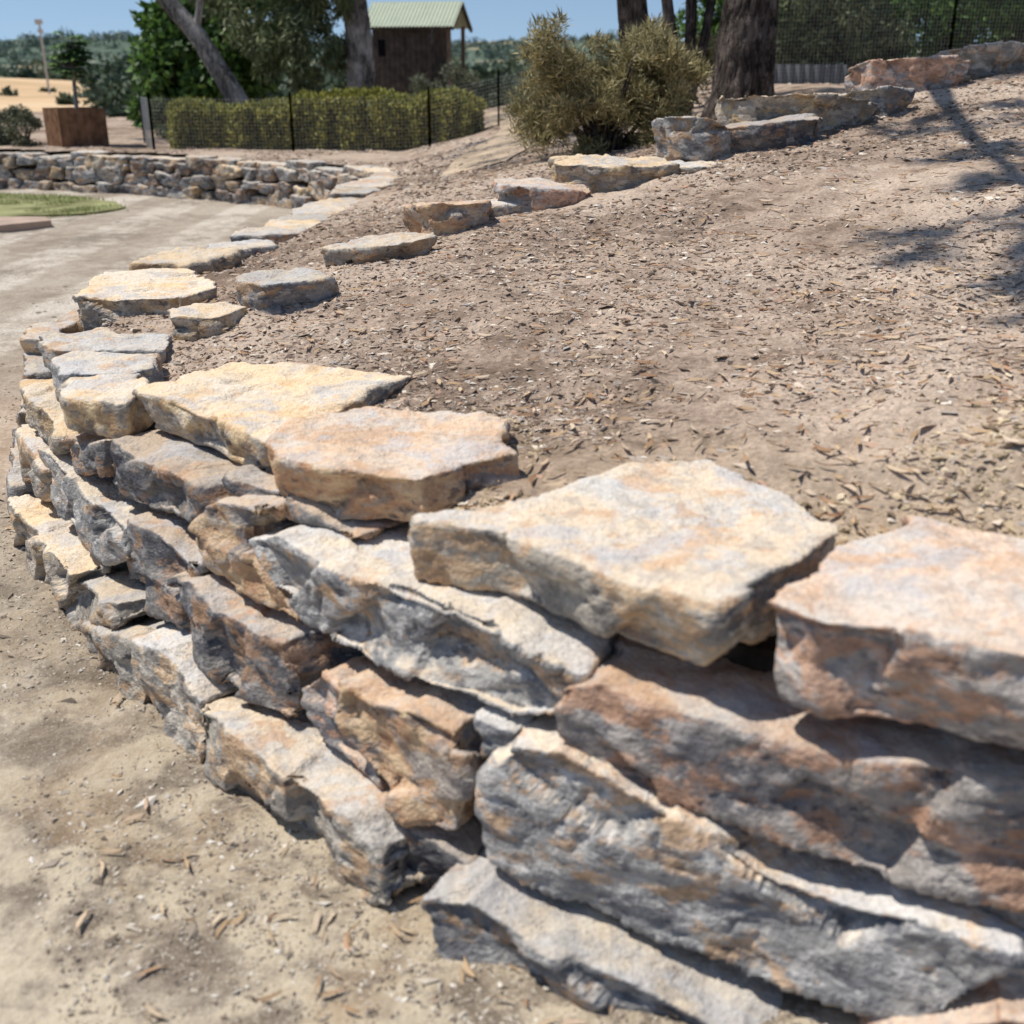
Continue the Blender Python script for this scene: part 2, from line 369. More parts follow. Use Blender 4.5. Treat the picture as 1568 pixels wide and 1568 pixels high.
# driveway
def dcol(t,v,c,a,b):
    sx=t.n('ShaderNodeSeparateXYZ',{0:v}); x=sx.outputs[0]; y=sx.outputs[1]
    wn=t.n('ShaderNodeTexNoise',{'Vector':v,'Scale':2.1,'Detail':5.,'Roughness':.70}); ws=t.n('ShaderNodeSeparateColor',{0:wn.outputs[1]})
    wob=t.math('MULTIPLY',t.math('SUBTRACT',wn.outputs[0],.5),2.0)
    d=t.math('ADD',t.math('ADD',t.math('MULTIPLY',x,.72),t.math('MULTIPLY',y,.68)),wob)
    m=t.n('ShaderNodeMapRange',{0:d,1:-.1,2:1.0}).outputs[0]
    yy=t.n('ShaderNodeMapRange',{0:y,1:5.0,2:3.2}).outputs[0]
    c=t.mix(t.math('MULTIPLY',t.math('MULTIPLY',m,yy),.8),c,t.ramp(b,[(.4,(.15,.115,.08)),(.6,(.33,.26,.18))]))
    m2=t.math('MULTIPLY',t.n('ShaderNodeMapRange',{0:y,1:3.6,2:4.6}).outputs[0],t.n('ShaderNodeMapRange',{0:y,1:7.0,2:5.4}).outputs[0])
    c=t.mix(t.math('MULTIPLY',m2,.5),c,(.43,.29,.19))
    nr=t.n('ShaderNodeMapRange',{0:y,1:3.4,2:1.8}).outputs[0]
    p=t.ramp(t.math('ADD',t.math('MULTIPLY',ws.outputs[1],.5),t.math('MULTIPLY',b,.5)),[(.48,(0,0,0)),(.55,(.65,.65,.65))])
    c=t.mix(t.math('MULTIPLY',p,nr),c,(.56,.48,.35))
    p2=t.ramp(ws.outputs[2],[(.53,(0,0,0)),(.62,(.5,.5,.5))])
    c=t.mix(t.math('MULTIPLY',p2,nr),c,(.31,.215,.125))
    # wheel tracks running with the drive
    wv=t.n('ShaderNodeTexWave',{'Vector':v,'Scale':.33,'Distortion':2.0,'Detail':2.,'Detail Scale':.6},bands_direction='X').outputs[1]
    fr=t.n('ShaderNodeMapRange',{0:y,1:3.5,2:6.}).outputs[0]
    c=t.mix(t.math('MULTIPLY',t.math('MULTIPLY',t.ramp(wv,[(.35,(1,1,1)),(.6,(0,0,0))]),fr),.5),c,(.30,.24,.18))
    return t.mix(t.ramp(t.noise(v,140,2,.6),[(.60,(0,0,0)),(.68,(.5,.5,.5))]),c,(.62,.57,.48))
dmat=earth_mat('driveway_gravel',[(.40,(.26,.22,.175)),(.48,(.40,.345,.28)),(.56,(.54,.48,.40))],.8,48,.018,dcol,.7)
xs=-1+2.2*np.sinh(np.linspace(-2.6,1.9,260)); ys=2+2*np.sinh(np.linspace(-1.4,2.9,300))
def dz(x,y):
    p=np.c_[x,y,0*x]; return fbm(p*1.3,3,31)*.012+fbm(p*9,3,32)*.006+fbm(p*35,2,33)*.003*(y<6)
V,Fq=grid(xs,ys,dz); obj('driveway',mesh_np('driveway',V,Fq,4),[dmat],smooth=True)
# bank terrain
xs=.6+2.1*np.sinh(np.linspace(-3.5,3.6,560)); ys=2.2+2*np.sinh(np.linspace(-1.0,3.9,520))
def bz(x,y,sd=None):
    p=np.c_[x,y,0*x]; f=np.clip((12-y)/6,0,1)
    z=bank_z(x,y)+fbm(p*.9,3,41)*.03+fbm(p*5,3,42)*.013*(.3+f)+fbm(p*22,3,43)*.007*f
    if sd is None: sd=sdist(np.c_[x,y])
    k=np.interp(y,[2.6,4],[.68,.45]); cap=np.where(y>5,.60,.67)+np.maximum(0,sd-k)*.55+(sd-.3)*.06
    near=(sd>0)&(y<15)&(sd<1.3)&(x<1.6)
    return np.where(near,np.minimum(z,cap),z)
V,Fq=grid(xs,ys,lambda x,y:0*x); sd=sdist(V[:,:2]); V[:,2]=bz(V[:,0],V[:,1],sd)
inn=sd+fbm(V*7,2,44)*.03>np.interp(V[:,1],[3,6,20],[.42,.34,.26]); k=inn[Fq].all(1); Fq=Fq[k]
used=np.unique(Fq); mp=-np.ones(len(V),int); mp[used]=np.arange(len(used))
obj('earth_bank',mesh_np('earth_bank',V[used],mp[Fq],4),[mulch],smooth=True)
# trodden track up to the cubby
V=[];Fq=[]
for i,t_ in enumerate(np.linspace(0,1,60)):
    y=10+t_*22; cx_=-.35+.9*math.sin(t_*2.4)-2.2*t_**2; wd=.3+.1*math.sin(t_*17)
    for q in np.linspace(-1,1,7): V.append((cx_+q*wd,y))
V=np.array(V); V=np.c_[V,bz(V[:,0],V[:,1])+.012]
for i in range(59):
    for j in range(6): Fq.append((i*7+j,i*7+j+1,i*7+j+8,i*7+j+7))
obj('dirt_path',mesh_np('dirt_path',V,Fq,4),[simple('path_soil',(.42,.33,.24),.9,.3,3,.4)],smooth=True)
# ------------------------------------------------------------------ litter
OCT=np.array([[1,0,0],[-1,0,0],[0,1,0],[0,-1,0],[0,0,1],[0,0,-1]],float)
OF=np.array([[0,2,4],[2,1,4],[1,3,4],[3,0,4],[2,0,5],[1,2,5],[3,1,5],[0,3,5]])
def chips(name,xy,z,size,flat,elong,mat,seed,tilt=.5,full=True):
    g=np.random.default_rng(seed); n=len(xy); of=OF
    S=size[:,None,None]; v=OCT[None]*np.ones((n,1,1)); v=v+g.uniform(-.45,.45,v.shape)
    v[...,0]*=g.uniform(1,elong,n)[:,None]; v[...,2]*=flat
    v*=S
    a=g.uniform(0,2*np.pi,n); b=g.normal(0,tilt,n)
    y2=v[...,1]*np.cos(b)[:,None]-v[...,2]*np.sin(b)[:,None]; z2=v[...,1]*np.sin(b)[:,None]+v[...,2]*np.cos(b)[:,None]
    x=v[...,0]*np.cos(a)[:,None]-y2*np.sin(a)[:,None]; y=v[...,0]*np.sin(a)[:,None]+y2*np.cos(a)[:,None]
    VV=np.stack([x+xy[:,:1],y+xy[:,1:2],z2+(z+size*flat*.3)[:,None]],-1).reshape(-1,3)
    FF=(of[None]+6*np.arange(n)[:,None,None]).reshape(-1,3)
    return obj(name,mesh_np(name,VV,FF,3),[mat])
def island(name,stops,rough=.9,trans=0,interp='LINEAR',spec=.2):
    m=newmat(name); t=NT(m); rd=t.n('ShaderNodeNewGeometry').outputs['Random Per Island']
    t.out(t.ramp(rd,stops,interp),rough,trans=trans,spec=spec); return m
chipm=island('litter_chip',[(0,(.08,.06,.045)),(.15,(.19,.14,.11)),(.32,(.34,.265,.205)),(.52,(.47,.375,.29)),(.64,(.39,.36,.33)),(.76,(.60,.49,.38)),(.86,(.49,.30,.205)),(.92,(.68,.59,.48)),(1,(.74,.68,.58))])
strawm=island('straw_chip',[(0,(.20,.15,.10)),(.25,(.43,.34,.215)),(.6,(.58,.465,.30)),(.85,(.68,.57,.41)),(1,(.45,.31,.19))])
n=260000; u=rng.uniform(0,1,n); d=1.4*np.exp(u*math.log(18/1.4)); an=rng.uniform(-.42,.62,n)
xy=np.c_[np.tan(an)*d,d]; den=fbm(np.c_[xy*1.7,0*u],3,51)+fbm(np.c_[xy*.5,0*u],2,52)*.9-.35*sm(xy[:,0],1.2,2.8)
sdv=sdist(xy); edge=np.exp(-np.abs(sdv-.4)*2.2)*.5
keep=(sdv>.36)&(den+edge>-.1+rng.uniform(-.5,.6,n)); xy=xy[keep]; d=d[keep]
z=bz(xy[:,0],xy[:,1],sdv[keep]); size=np.clip(rng.lognormal(0,.65,len(xy)),.3,3.0)*.0032*np.interp(d,[1.5,4,14],[.9,1.1,2.8])
st=rng.uniform(0,1,len(xy))<sm(xy[:,1]+.5*fbm(np.c_[xy,0*d],2,53),3.1,2.2)*.75
chips('leaf_litter',xy[~st],z[~st],size[~st],.34,2.3,chipm,3)
chips('wood_chip_mulch',xy[st],z[st],size[st]*1.35,.45,1.7,strawm,33,.9)
n=1500; d=1.8*np.exp(rng.uniform(0,1,n)*math.log(8)); an=rng.uniform(-.4,.6,n); xy=np.c_[np.tan(an)*d,d]; xy=xy[sdist(xy)>.4]
chips('bark_mulch',xy,bz(xy[:,0],xy[:,1]),rng.uniform(.007,.015,len(xy)),.22,3.0,chipm,13,.35)
gravm=island('driveway_pebble',[(0,(.14,.11,.085)),(.4,(.34,.285,.225)),(.8,(.52,.46,.375)),(1,(.70,.65,.57))])
n=85000; d=1.2*np.exp(rng.uniform(0,1,n)*math.log(9/1.2)); an=rng.uniform(-.5,.45,n); xy=np.c_[np.tan(an)*d,d]
sdv=sdist(xy); den=fbm(np.c_[xy*2,0*d],3,61); k=(sdv<.0)&(den+np.exp(sdv*2.4)*1.2>rng.uniform(-.1,1.1,n)); xy=xy[k]; d=d[k]
chips('gravel',xy,dz(xy[:,0],xy[:,1]),rng.lognormal(0,.55,len(xy))*.0019*np.interp(d,[1.5,9],[1,2.8]),.5,2.0,gravm,4)
# fallen eucalypt leaves
def fallen(name,xy,z,mat,seed,L=(.03,.06)):
    g=np.random.default_rng(seed); n=len(xy); l=g.uniform(*L,n); w=l*g.uniform(.1,.2,n); a=g.uniform(0,2*np.pi,n); cv=g.uniform(-.3,.3,n)
    t=np.array([-1,-.4,.2,.7,1]); prof=np.array([.05,.9,1,.6,.03])
    px=t[None]*l[:,None]; c=cv[:,None]*l[:,None]*(1-t[None]**2); zz=.004+g.uniform(0,.01,n)[:,None]+g.uniform(-.2,.5,n)[:,None]*l[:,None]*(t[None]**2)*.5
    out=[]
    for sgn in (-1,1):
        py=c+sgn*w[:,None]*prof[None]; out.append(np.stack([px*np.cos(a)[:,None]-py*np.sin(a)[:,None]+xy[:,:1],px*np.sin(a)[:,None]+py*np.cos(a)[:,None]+xy[:,1:2],z[:,None]+zz+.002*(sgn+1)],-1))
    V=np.concatenate(out,1).reshape(-1,3); f=np.array([[i,i+1,i+6,i+5] for i in range(4)])
    F_=(f[None]+10*np.arange(n)[:,None,None]).reshape(-1,4); return obj(name,mesh_np(name,V,F_,4),[mat])
leafdry=island('dry_gum_leaf',[(0,(.34,.20,.12)),(.4,(.56,.40,.24)),(.8,(.68,.56,.42)),(1,(.46,.27,.16))],.7,.15)
n=640; d=1.3*np.exp(rng.uniform(0,1,n)*math.log(6)); xy=np.c_[np.tan(rng.uniform(-.46,.3,n))*d,d]; sdv=sdist(xy); xy=xy[(sdv<-.02)&(rng.uniform(0,1,n)<.25+.75*np.exp(sdv*2.5))]
fallen('fallen_leaves',xy,dz(xy[:,0],xy[:,1]),leafdry,5,(.010,.034))
n=3200; d=1.8*np.exp(rng.uniform(0,1,n)*math.log(6)); xy=np.c_[np.tan(rng.uniform(-.4,.6,n))*d,d]; xy=xy[sdist(xy)>.4]
fallen('fallen_leaves',xy,bz(xy[:,0],xy[:,1]),leafdry,6,(.014,.036))
# ------------------------------------------------------------------ lawn, slab
def poly_sheet(name,pts,z,mat,th=.05):
    bm=bmesh.new(); t=[bm.verts.new((x,y,z)) for x,y in pts]; b=[bm.verts.new((x,y,z-th)) for x,y in pts]
    bm.faces.new(t)
    for i in range(len(t)): j=(i+1)%len(t); bm.faces.new((t[i],b[i],b[j],t[j]))
    bmesh.ops.recalc_face_normals(bm,faces=bm.faces)
    me=bpy.data.meshes.new(name); bm.to_mesh(me); bm.free(); return obj(name,me,[mat])
lawnP=[(-4.9,14.2),(-5.2,14.9),(-6.0,15.6),(-7.5,16.1),(-10,16.6),(-15,16.9),(-15,13.2),(-8,13.2),(-6.1,13.2),(-5.2,13.6)]
def inpoly(xy,poly):
    x,y=xy[:,0],xy[:,1]; c=np.zeros(len(xy),bool); q=np.array(poly); j=len(q)-1
    for i in range(len(q)):
        cond=((q[i,1]>y)!=(q[j,1]>y))&(x<(q[j,0]-q[i,0])*(y-q[i,1])/(q[j,1]-q[i,1]+1e-9)+q[i,0]); c^=cond; j=i
    return c
lm=simple('lawn_turf',(.26,.26,.13),.9,.5,2,.5)
poly_sheet('lawn',rough_poly(lawnP,.05,3,.25),.03,lm)
grassm=island('grass_blade',[(0,(.14,.21,.06)),(.5,(.28,.36,.11)),(.8,(.44,.43,.20)),(1,(.56,.50,.30))],.7,.2)
n=26000; xy=np.c_[rng.uniform(-10,-4.7,n),rng.uniform(13.0,16.7,n)]; xy=xy[inpoly(xy+rng.normal(0,.08,xy.shape),lawnP)]; xy=xy[fbm(np.c_[xy*1.2,0*xy[:,0]],3,64)>-.4]; n=len(xy)
a=rng.uniform(0,2*np.pi,n); h=rng.uniform(.01,.045,n); w=.008
V=np.stack([np.c_[xy[:,0]-w*np.cos(a),xy[:,1]-w*np.sin(a),np.full(n,.0)],np.c_[xy[:,0]+w*np.cos(a),xy[:,1]+w*np.sin(a),np.full(n,.0)],np.c_[xy[:,0]+rng.normal(0,.02,n),xy[:,1]+rng.normal(0,.02,n),.03+h]],1).reshape(-1,3)
obj('grass',mesh_np('grass',V,np.arange(3*n).reshape(-1,3),3),[grassm])
poly_sheet('concrete_slab',[(-5.35,12.95),(-5.15,12.6),(-5.6,12.1),(-9,11.4),(-9,12.9)],.07,simple('concrete_pinkish',(.46,.35,.28),.8,.15,4,.2),.13)
# ------------------------------------------------------------------ vegetation
def tube(pts,rad,seg=12,rough=.08,seed=0,sub=6,ridge=0.):
    pts=np.array(pts,float); rad=np.array(rad,float); n=len(pts); t=np.linspace(0,n-1,(n-1)*sub+1)
    px=np.stack([np.interp(t,np.arange(n),pts[:,k]) for k in range(3)],1)
    for _ in range(3): px[1:-1]=(px[:-2]+2*px[1:-1]+px[2:])/4
    rr=np.interp(t,np.arange(n),rad); d=np.gradient(px,axis=0); d/=np.linalg.norm(d,axis=1,keepdims=True)
    up=np.array([.31,.95,.1]); a=np.cross(d,up); a/=np.linalg.norm(a,axis=1,keepdims=True); b=np.cross(d,a)
    th=np.linspace(0,2*np.pi,seg,endpoint=False); ring=a[:,None]*np.cos(th)[None,:,None]+b[:,None]*np.sin(th)[None,:,None]
    q=px[:,None]+ring*rr[:,None,None]; fl=q.reshape(-1,3)
    ns=fbm(np.c_[ring.reshape(-1,3)[:,:2]*3+seed,fl[:,2]*1.2],3,seed).reshape(len(px),seg)
    m_=rough*ns
    if ridge:
        rg=1-np.abs(fbm(np.c_[ring.reshape(-1,3)[:,:2]*7+seed,fl[:,2]*3.2],3,seed+5)).reshape(len(px),seg); m_=m_-ridge*np.clip(rg-.6,0,1)*2.5
    q=px[:,None]+ring*(rr[:,None]*(1+m_))[...,None]
    V=q.reshape(-1,3); m=len(px); I=np.arange(m*seg).reshape(m,seg); J=np.roll(I,-1,1)
    F_=np.stack([I[:-1],J[:-1],J[1:],I[1:]],-1).reshape(-1,4)
    return V,F_
def leafcloud(centers,radii,n,L,Wd,g,droop=0.,sub=14,subr=.33,shell=.5,upb=0.):
    """quad leaves gathered in sub-clumps within ellipsoids"""
    VV=[];tot=sum(np.prod(r_)**(1/3.)*1.0 for r_ in radii)
    for c,r_ in zip(centers,radii):
        c=np.array(c,float); r_=np.array(r_,float); k=int(n*np.prod(r_)**(1/3.)/tot)
        sp=g.normal(0,1,(sub,3)); sp/=np.linalg.norm(sp,axis=1,keepdims=True); sp*=(shell+(1-shell)*g.uniform(0,1,sub)**.5)[:,None]
        sr=subr*g.uniform(.5,1.3,sub); j=g.integers(0,sub,k)
        q=g.normal(0,1,(k,3)); q/=np.linalg.norm(q,axis=1,keepdims=True); q*=(g.uniform(0,1,k)**.45)[:,None]
        p=c+(sp[j]+q*sr[j][:,None])*r_
        dr=g.normal(0,1,(k,3)); dr[:,2]+=upb-droop; dr+=q*.8; dr/=np.linalg.norm(dr,axis=1,keepdims=True)
        sd_=np.cross(dr,g.normal(0,1,(k,3))); sd_/=np.linalg.norm(sd_,axis=1,keepdims=True)
        l=(L*g.uniform(.6,1.3,k))[:,None]; w=(Wd*g.uniform(.7,1.2,k))[:,None]
        VV.append(np.stack([p,p+dr*l*.45+sd_*w*.5,p+dr*l,p+dr*l*.45-sd_*w*.5],1).reshape(-1,3))
    V=np.vstack(VV); return V,np.arange(len(V)).reshape(-1,4)
def plant(name,parts,mats):
    """parts: list of (V,F,matindex)"""
    V=np.vstack([p[0] for p in parts]); o=0; F_=[];mi=[]
    for v,f,m in parts: F_.append(f+o); o+=len(v); mi.append(np.full(len(f),m))
    me=mesh_np(name,V,np.vstack(F_),4); ob=obj(name,me,mats); me.polygons.foreach_set('material_index',np.concatenate(mi).astype(np.int32)); me.shade_smooth(); return ob
def bark(name,a,b,c,sc=6,stripe=.18,bd=.04):
    m=newmat(name); t=NT(m); v=t.n('ShaderNodeTexCoord').outputs['Object']
    vs=t.n('ShaderNodeVectorMath',{0:v,1:(1,1,stripe)},operation='MULTIPLY').outputs[0]
    n1=t.noise(vs,sc*3,4,.7,1.0); n2=t.noise(v,sc*.5,3,.6)
    cc=t.mix(t.ramp(n2,[(.45,(0,0,0)),(.6,(1,1,1))]),t.ramp(n1,[(.42,a),(.58,b)]),t.ramp(n1,[(.42,b),(.58,c)]))
    t.out(cc,.9,n1,1.0,bd,.15); return m
bark_dark=bark('ironbark',(.035,.03,.027),(.14,.115,.10),(.27,.225,.19),9,.2,.09)
bark_pale=bark('pale_gum_bark',(.07,.065,.06),(.22,.20,.18),(.42,.39,.36),4,.3,.03)
def lf(name,a,b,c,tr=.25): return island(name,[(0,a),(.55,b),(1,c)],.55,tr,spec=.35)
gumleaf=lf('gum_foliage',(.06,.09,.04),(.14,.175,.075),(.29,.32,.17))
darkleaf=lf('dark_foliage',(.025,.055,.015),(.07,.145,.03),(.16,.28,.06))
oliveleaf=lf('olive_foliage',(.11,.105,.05),(.30,.26,.12),(.56,.48,.25))
greyleaf=lf('grey_foliage',(.06,.07,.045),(.13,.145,.09),(.22,.23,.14))
hedgeleaf=lf('hedge_foliage',(.08,.09,.02),(.24,.24,.05),(.54,.50,.12))
farleaf=lf('distant_foliage',(.04,.065,.04),(.08,.115,.065),(.13,.17,.10),.1)
hazeleaf=lf('hazed_hill_foliage',(.07,.105,.085),(.11,.155,.12),(.17,.21,.15),.1)  # distance haze painted into the leaf colour: paler, blue-green
def tree(name,trunk,rad,limbs,clouds,nl,L,Wd,bk,lfm,seed,droop=1.2,seg=16,sub=16,subr=.3,rough=.1,tsub=6,ridge=0):
    g=np.random.default_rng(seed); parts=[(*tube(trunk,rad,seg,rough,seed,tsub,ridge),0)]
    for i,(pts,r_) in enumerate(limbs): parts.append((*tube(pts,r_,8,.08,seed+i+1),0))
    if clouds: parts.append((*leafcloud([c[0] for c in clouds],[c[1] for c in clouds],nl,L,Wd,g,droop,sub,subr),1))
    return plant(name,parts,[bk,lfm])
# big ironbark on the right
tree('gum_tree',[(2.02,10.4,1.0),(2.04,10.45,1.5),(2.1,10.5,2.5),(2.2,10.6,4.5),(2.0,10.4,7)],[.36,.255,.21,.17,.12],
  [([(2.15,10.6,4.0),(1.2,9.0,5.6),(.1,7.2,6.6),(-.9,4.6,7.3),(-1.3,3.7,7.4)],[.12,.09,.05,.03,.015]),([(2.1,10.5,5),(3,11,6.5),(3.6,11.5,8)],[.1,.07,.03]),([(2.05,10.4,6.2),(1.5,9.6,7.6),(1,9.2,8.6)],[.08,.05,.03]),([(.1,7.2,6.6),(-.3,6.2,6.8),(-.2,5.2,6.9)],[.04,.025,.012])],
  [((-1.05,4.5,7.3),(.6,.35,.35)),((-1.3,3.8,7.4),(.5,.35,.25)),((-.35,5.3,7.0),(.55,.35,.3)),((-.2,5.9,6.9),(.45,.35,.3)),((0,6.9,7.0),(.7,.45,.4)),((1.2,9,6.6),(.9,.6,.5)),((3.4,11.4,7.8),(1.5,1.3,1)),((1.2,9.6,8.4),(1.5,1.3,1)),((2.1,10.4,8.6),(1.3,1.2,.9))],18000,.13,.028,bark_dark,gumleaf,1,sub=20,rough=.12,seg=72,tsub=26,ridge=.14)
tree('gum_tree',[(1.35,12.2,.9),(1.30,12.2,1.6),(1.2,12.2,2.4),(1.05,12.2,3.4),(.9,12.4,6)],[.19,.16,.15,.14,.08],
  [([(1.2,12.2,2.2),(.9,12.1,2.7),(.75,12.1,3.2)],[.07,.05,.03]),([(.95,12.2,4.5),(.2,11.9,5.6),(-1.2,11.9,5.8),(-2.4,11.8,5.9)],[.06,.04,.03,.02])],
  [((.75,12.0,2.7),(.32,.4,.32)),((.2,11.9,5.8),(1.1,1,.7)),((1,12.3,6.2),(1.3,1.2,.9)),((1.5,12.2,2.9),(.5,.5,.4)),((-1.0,12.5,5.4),(1.2,1,.6)),((-2.2,12.0,5.6),(1.2,1.4,.5)),((-1.6,14.5,5.4),(1.4,1,.6)),((-1.6,10.2,5.6),(1.2,.9,.4))],16000,.13,.028,bark_dark,gumleaf,2,seg=36,tsub=14,ridge=.1)
tree('mallee_gum',[(1.62,11.2,1.0),(1.55,11.2,1.6),(1.40,11.2,2.4),(1.3,11.2,3.4),(1.2,11.2,5)],[.07,.06,.05,.04,.03],
  [([(1.62,11.2,1.1),(1.68,11.2,1.9),(1.62,11.2,3.0),(1.7,11.2,5)],[.065,.055,.045,.03]),([(1.64,11.2,1.1),(1.80,11.25,1.8),(1.95,11.3,2.9),(2.1,11.2,4.8)],[.05,.045,.035,.03]),([(1.6,11.2,1.1),(1.42,11.3,1.7),(1.18,11.3,2.3)],[.04,.03,.015])],
  [((1.25,11.2,5.2),(.9,.8,.6)),((1.9,11.2,5.2),(.9,.8,.6)),((1.45,11.3,2.75),(.4,.3,.35)),((1.15,11.3,2.5),(.25,.25,.2))],6000,.12,.022,bark_dark,gumleaf,3)
# pale gum in the middle distance + leaning trunk
tree('gum_tree',[(-2.85,22,.4),(-2.83,22,1.2),(-2.80,22,2.2),(-3.0,22,4),(-3.1,22,8)],[.36,.28,.25,.2,.1],
  [([(-2.9,22,2.6),(-3.6,21.8,3.4),(-4.6,21.6,4.3)],[.1,.07,.04])],
  [((-4.2,21.9,2.5),(.95,.6,.9)),((-3.6,21.9,1.9),(.6,.5,.8)),((-4.6,22.4,3.1),(1.3,.8,.8)),((-3.4,21.7,3.1),(.8,.6,.55)),((-3.2,22,6.5),(2.2,2,1.5))],26000,.17,.035,bark_pale,gumleaf,4,1.5,sub=22,subr=.3,seg=28,tsub=14,ridge=.06)
tree('leaning_gum_tree',[(-4.35,19.6,.4),(-4.6,19.6,1.2),(-5.2,19.7,2.2),(-6.0,19.8,3.1),(-7,20,4.6)],[.24,.18,.15,.13,.08],[([(-5.2,19.7,2.2),(-5.0,19.6,2.9),(-5.1,19.6,3.6)],[.07,.05,.03])],
  [((-7,20,5.2),(1.4,1.2,1)),((-6.1,20,4.6),(.8,.8,.5))],5000,.15,.03,bark_pale,gumleaf,5,seg=24,tsub=12,ridge=.06)
tree('broadleaf_tree',[(-6.6,24,.3),(-6.6,24,1.0),(-6.6,24,2.2)],[.14,.12,.06],[],
  [((-6.6,24,1.7),(1.0,.9,1.1)),((-6.5,24,2.45),(.65,.6,.6)),((-6.9,24,1.1),(.8,.7,.6)),((-6.1,24,1.4),(.7,.7,.8)),((-5.6,24.3,1.9),(.7,.6,.8)),((-5.3,24.3,2.7),(.8,.6,.7))],20000,.20,.12,bark_pale,darkleaf,6,.6,sub=30,subr=.35)
# grevillea shrub
gs=np.random.default_rng(8); parts=[]
cx,cy,cz=.72,8.85,1.0
for i in range(30):
    a=gs.uniform(0,6.28); rr=gs.uniform(.15,.62); hh=gs.uniform(.15,.85); e=(cx+rr*math.cos(a),cy+rr*.8*math.sin(a),cz+hh)
    parts.append((*tube([(cx+gs.normal(0,.08),cy+gs.normal(0,.05),cz-.08),(cx+rr*.5*math.cos(a),cy+rr*.4*math.sin(a),cz+hh*.55),e],[.02,.012,.005],5,.1,i),0))
cl=[]
while len(cl)<66:
    x=gs.uniform(-.68,.66); z=gs.uniform(.02,.90)
    w=.66*math.sin(min(1,max(.0,(z+.22)/.62))*1.57) if z<.45 else .66*(1-((z-.45)/.52)**2)**.5 if z<.96 else 0
    if abs(x)<w*(1 if x>0 else .95): cl.append(((cx+x,cy+gs.uniform(-.4,.4),cz+z),tuple(gs.uniform(.09,.19)*np.array([1,1,.85]))))
parts.append((*leafcloud([c[0] for c in cl],[c[1] for c in cl],42000,.07,.010,gs,0,9,.55,.3,.8),1))
plant('grevillea_shrub',parts,[bark_dark,oliveleaf])
def shrub(name,c,r_,n,L,Wd,mat,seed,droop=0,sub=24,subr=.35,stems=5):
    g=np.random.default_rng(seed); parts=[]; c=np.array(c,float)
    for i in range(stems):
        a=g.uniform(0,6.28); e=c+np.array([math.cos(a)*r_[0]*.5,math.sin(a)*r_[1]*.5,r_[2]*.4])
        parts.append((*tube([(c[0],c[1],c[2]-r_[2]-.1),(c+e)/2-np.array([0,0,.1]),e],[.03,.02,.01],5,.1,i),0))
    parts.append((*leafcloud([c],[r_],n,L,Wd,g,droop,sub,subr),1)); return plant(name,parts,[bark_dark,mat])
shrub('saltbush',(-7.75,18.3,.74),(.5,.4,.38),7000,.05,.02,greyleaf,31)
shrub('saltbush',(-8.5,18.5,.66),(.55,.4,.30),6000,.05,.02,greyleaf,32)
shrub('garden_shrub',(-5.9,20.5,.80),(.65,.5,.38),6000,.08,.03,gumleaf,33)
shrub('garden_shrub',(-1.6,27,1.25),(.7,.5,.6),6000,.10,.03,greyleaf,35)
shrub('garden_shrub',(.3,30,.95),(1.6,.8,.5),8000,.14,.05,farleaf,36)
shrub('garden_shrub',(1.0,24,1.1),(.9,.6,.45),6000,.1,.04,gumleaf,37)
shrub('garden_shrub',(1.85,12.3,1.65),(.35,.3,.35),2500,.08,.02,oliveleaf,38)
# right background foliage
for i,(x,y,z,rx,rz,m) in enumerate([(4.0,16,2.7,1.0,1.0,gumleaf),(5.3,17,2.5,1.3,.9,darkleaf),(6.6,16,2.8,1.1,1.0,darkleaf),(7.8,16,2.7,1.1,.9,gumleaf),(3.2,17,2.4,.8,.6,darkleaf),(6.0,19,3.6,1.6,.9,gumleaf),(9.2,17,2.9,1.2,.9,gumleaf),(3.5,18.5,3.4,1.2,.8,gumleaf),(7.2,18,2.2,1.8,.7,darkleaf),(4.8,20,3.2,1.6,1.0,gumleaf),(8.4,19.5,3.4,1.6,1.1,darkleaf)]):
    tree('wattle_tree',[(x,y,1.2),(x+.1,y,2.2),(x-.1,y,z+.4)],[.07,.06,.03],[([(x,y,1.6),(x+.4,y,2.4),(x+.6,y,z)],[.04,.03,.02])],[((x,y,z),(rx,.8,rz)),((x+.4,y-.2,z-.5),(rx*.7,.6,rz*.6))],11000,.13,.04,bark_dark,m,60+i,.6,sub=26,subr=.34)
# hedge
hx0,hx1=-5.15,-.45
gh=np.random.default_rng(9); n=70000
x=gh.uniform(hx0,hx1,n); lob=np.abs(np.sin(x*2.3+.6))**.6; top=np.where(x<-3.3,1.08,1.25)-.14*sm(np.abs(x-hx1),.35,0)-.10*(1-lob); face=gh.uniform(0,1,n)
yy=np.where(face<.5,17.62-.2*lob+gh.normal(0,.07,n),gh.uniform(17.5,18.7,n)); zz=np.where(face<.5,.5+gh.uniform(0,1,n)*(top-.5),top+gh.normal(0,.03,n))
yy=yy+.14*fbm(np.c_[x*6,zz*1.2,0*x],2,71)*(face<.5); zz=zz+.07*fbm(np.c_[x*2.5,yy*2.5,0*x],2,72); p=np.c_[x,yy,zz]
dr=gh.normal(0,1,(n,3)); dr[:,2]+=1.2; dr/=np.linalg.norm(dr,axis=1,keepdims=True); sdv=np.cross(dr,gh.normal(0,1,(n,3))); sdv/=np.linalg.norm(sdv,axis=1,keepdims=True)
l=.075; w=.028; Vh=np.stack([p,p+dr*l*.5+sdv*w*.5,p+dr*l,p+dr*l*.5-sdv*w*.5],1).reshape(-1,3)
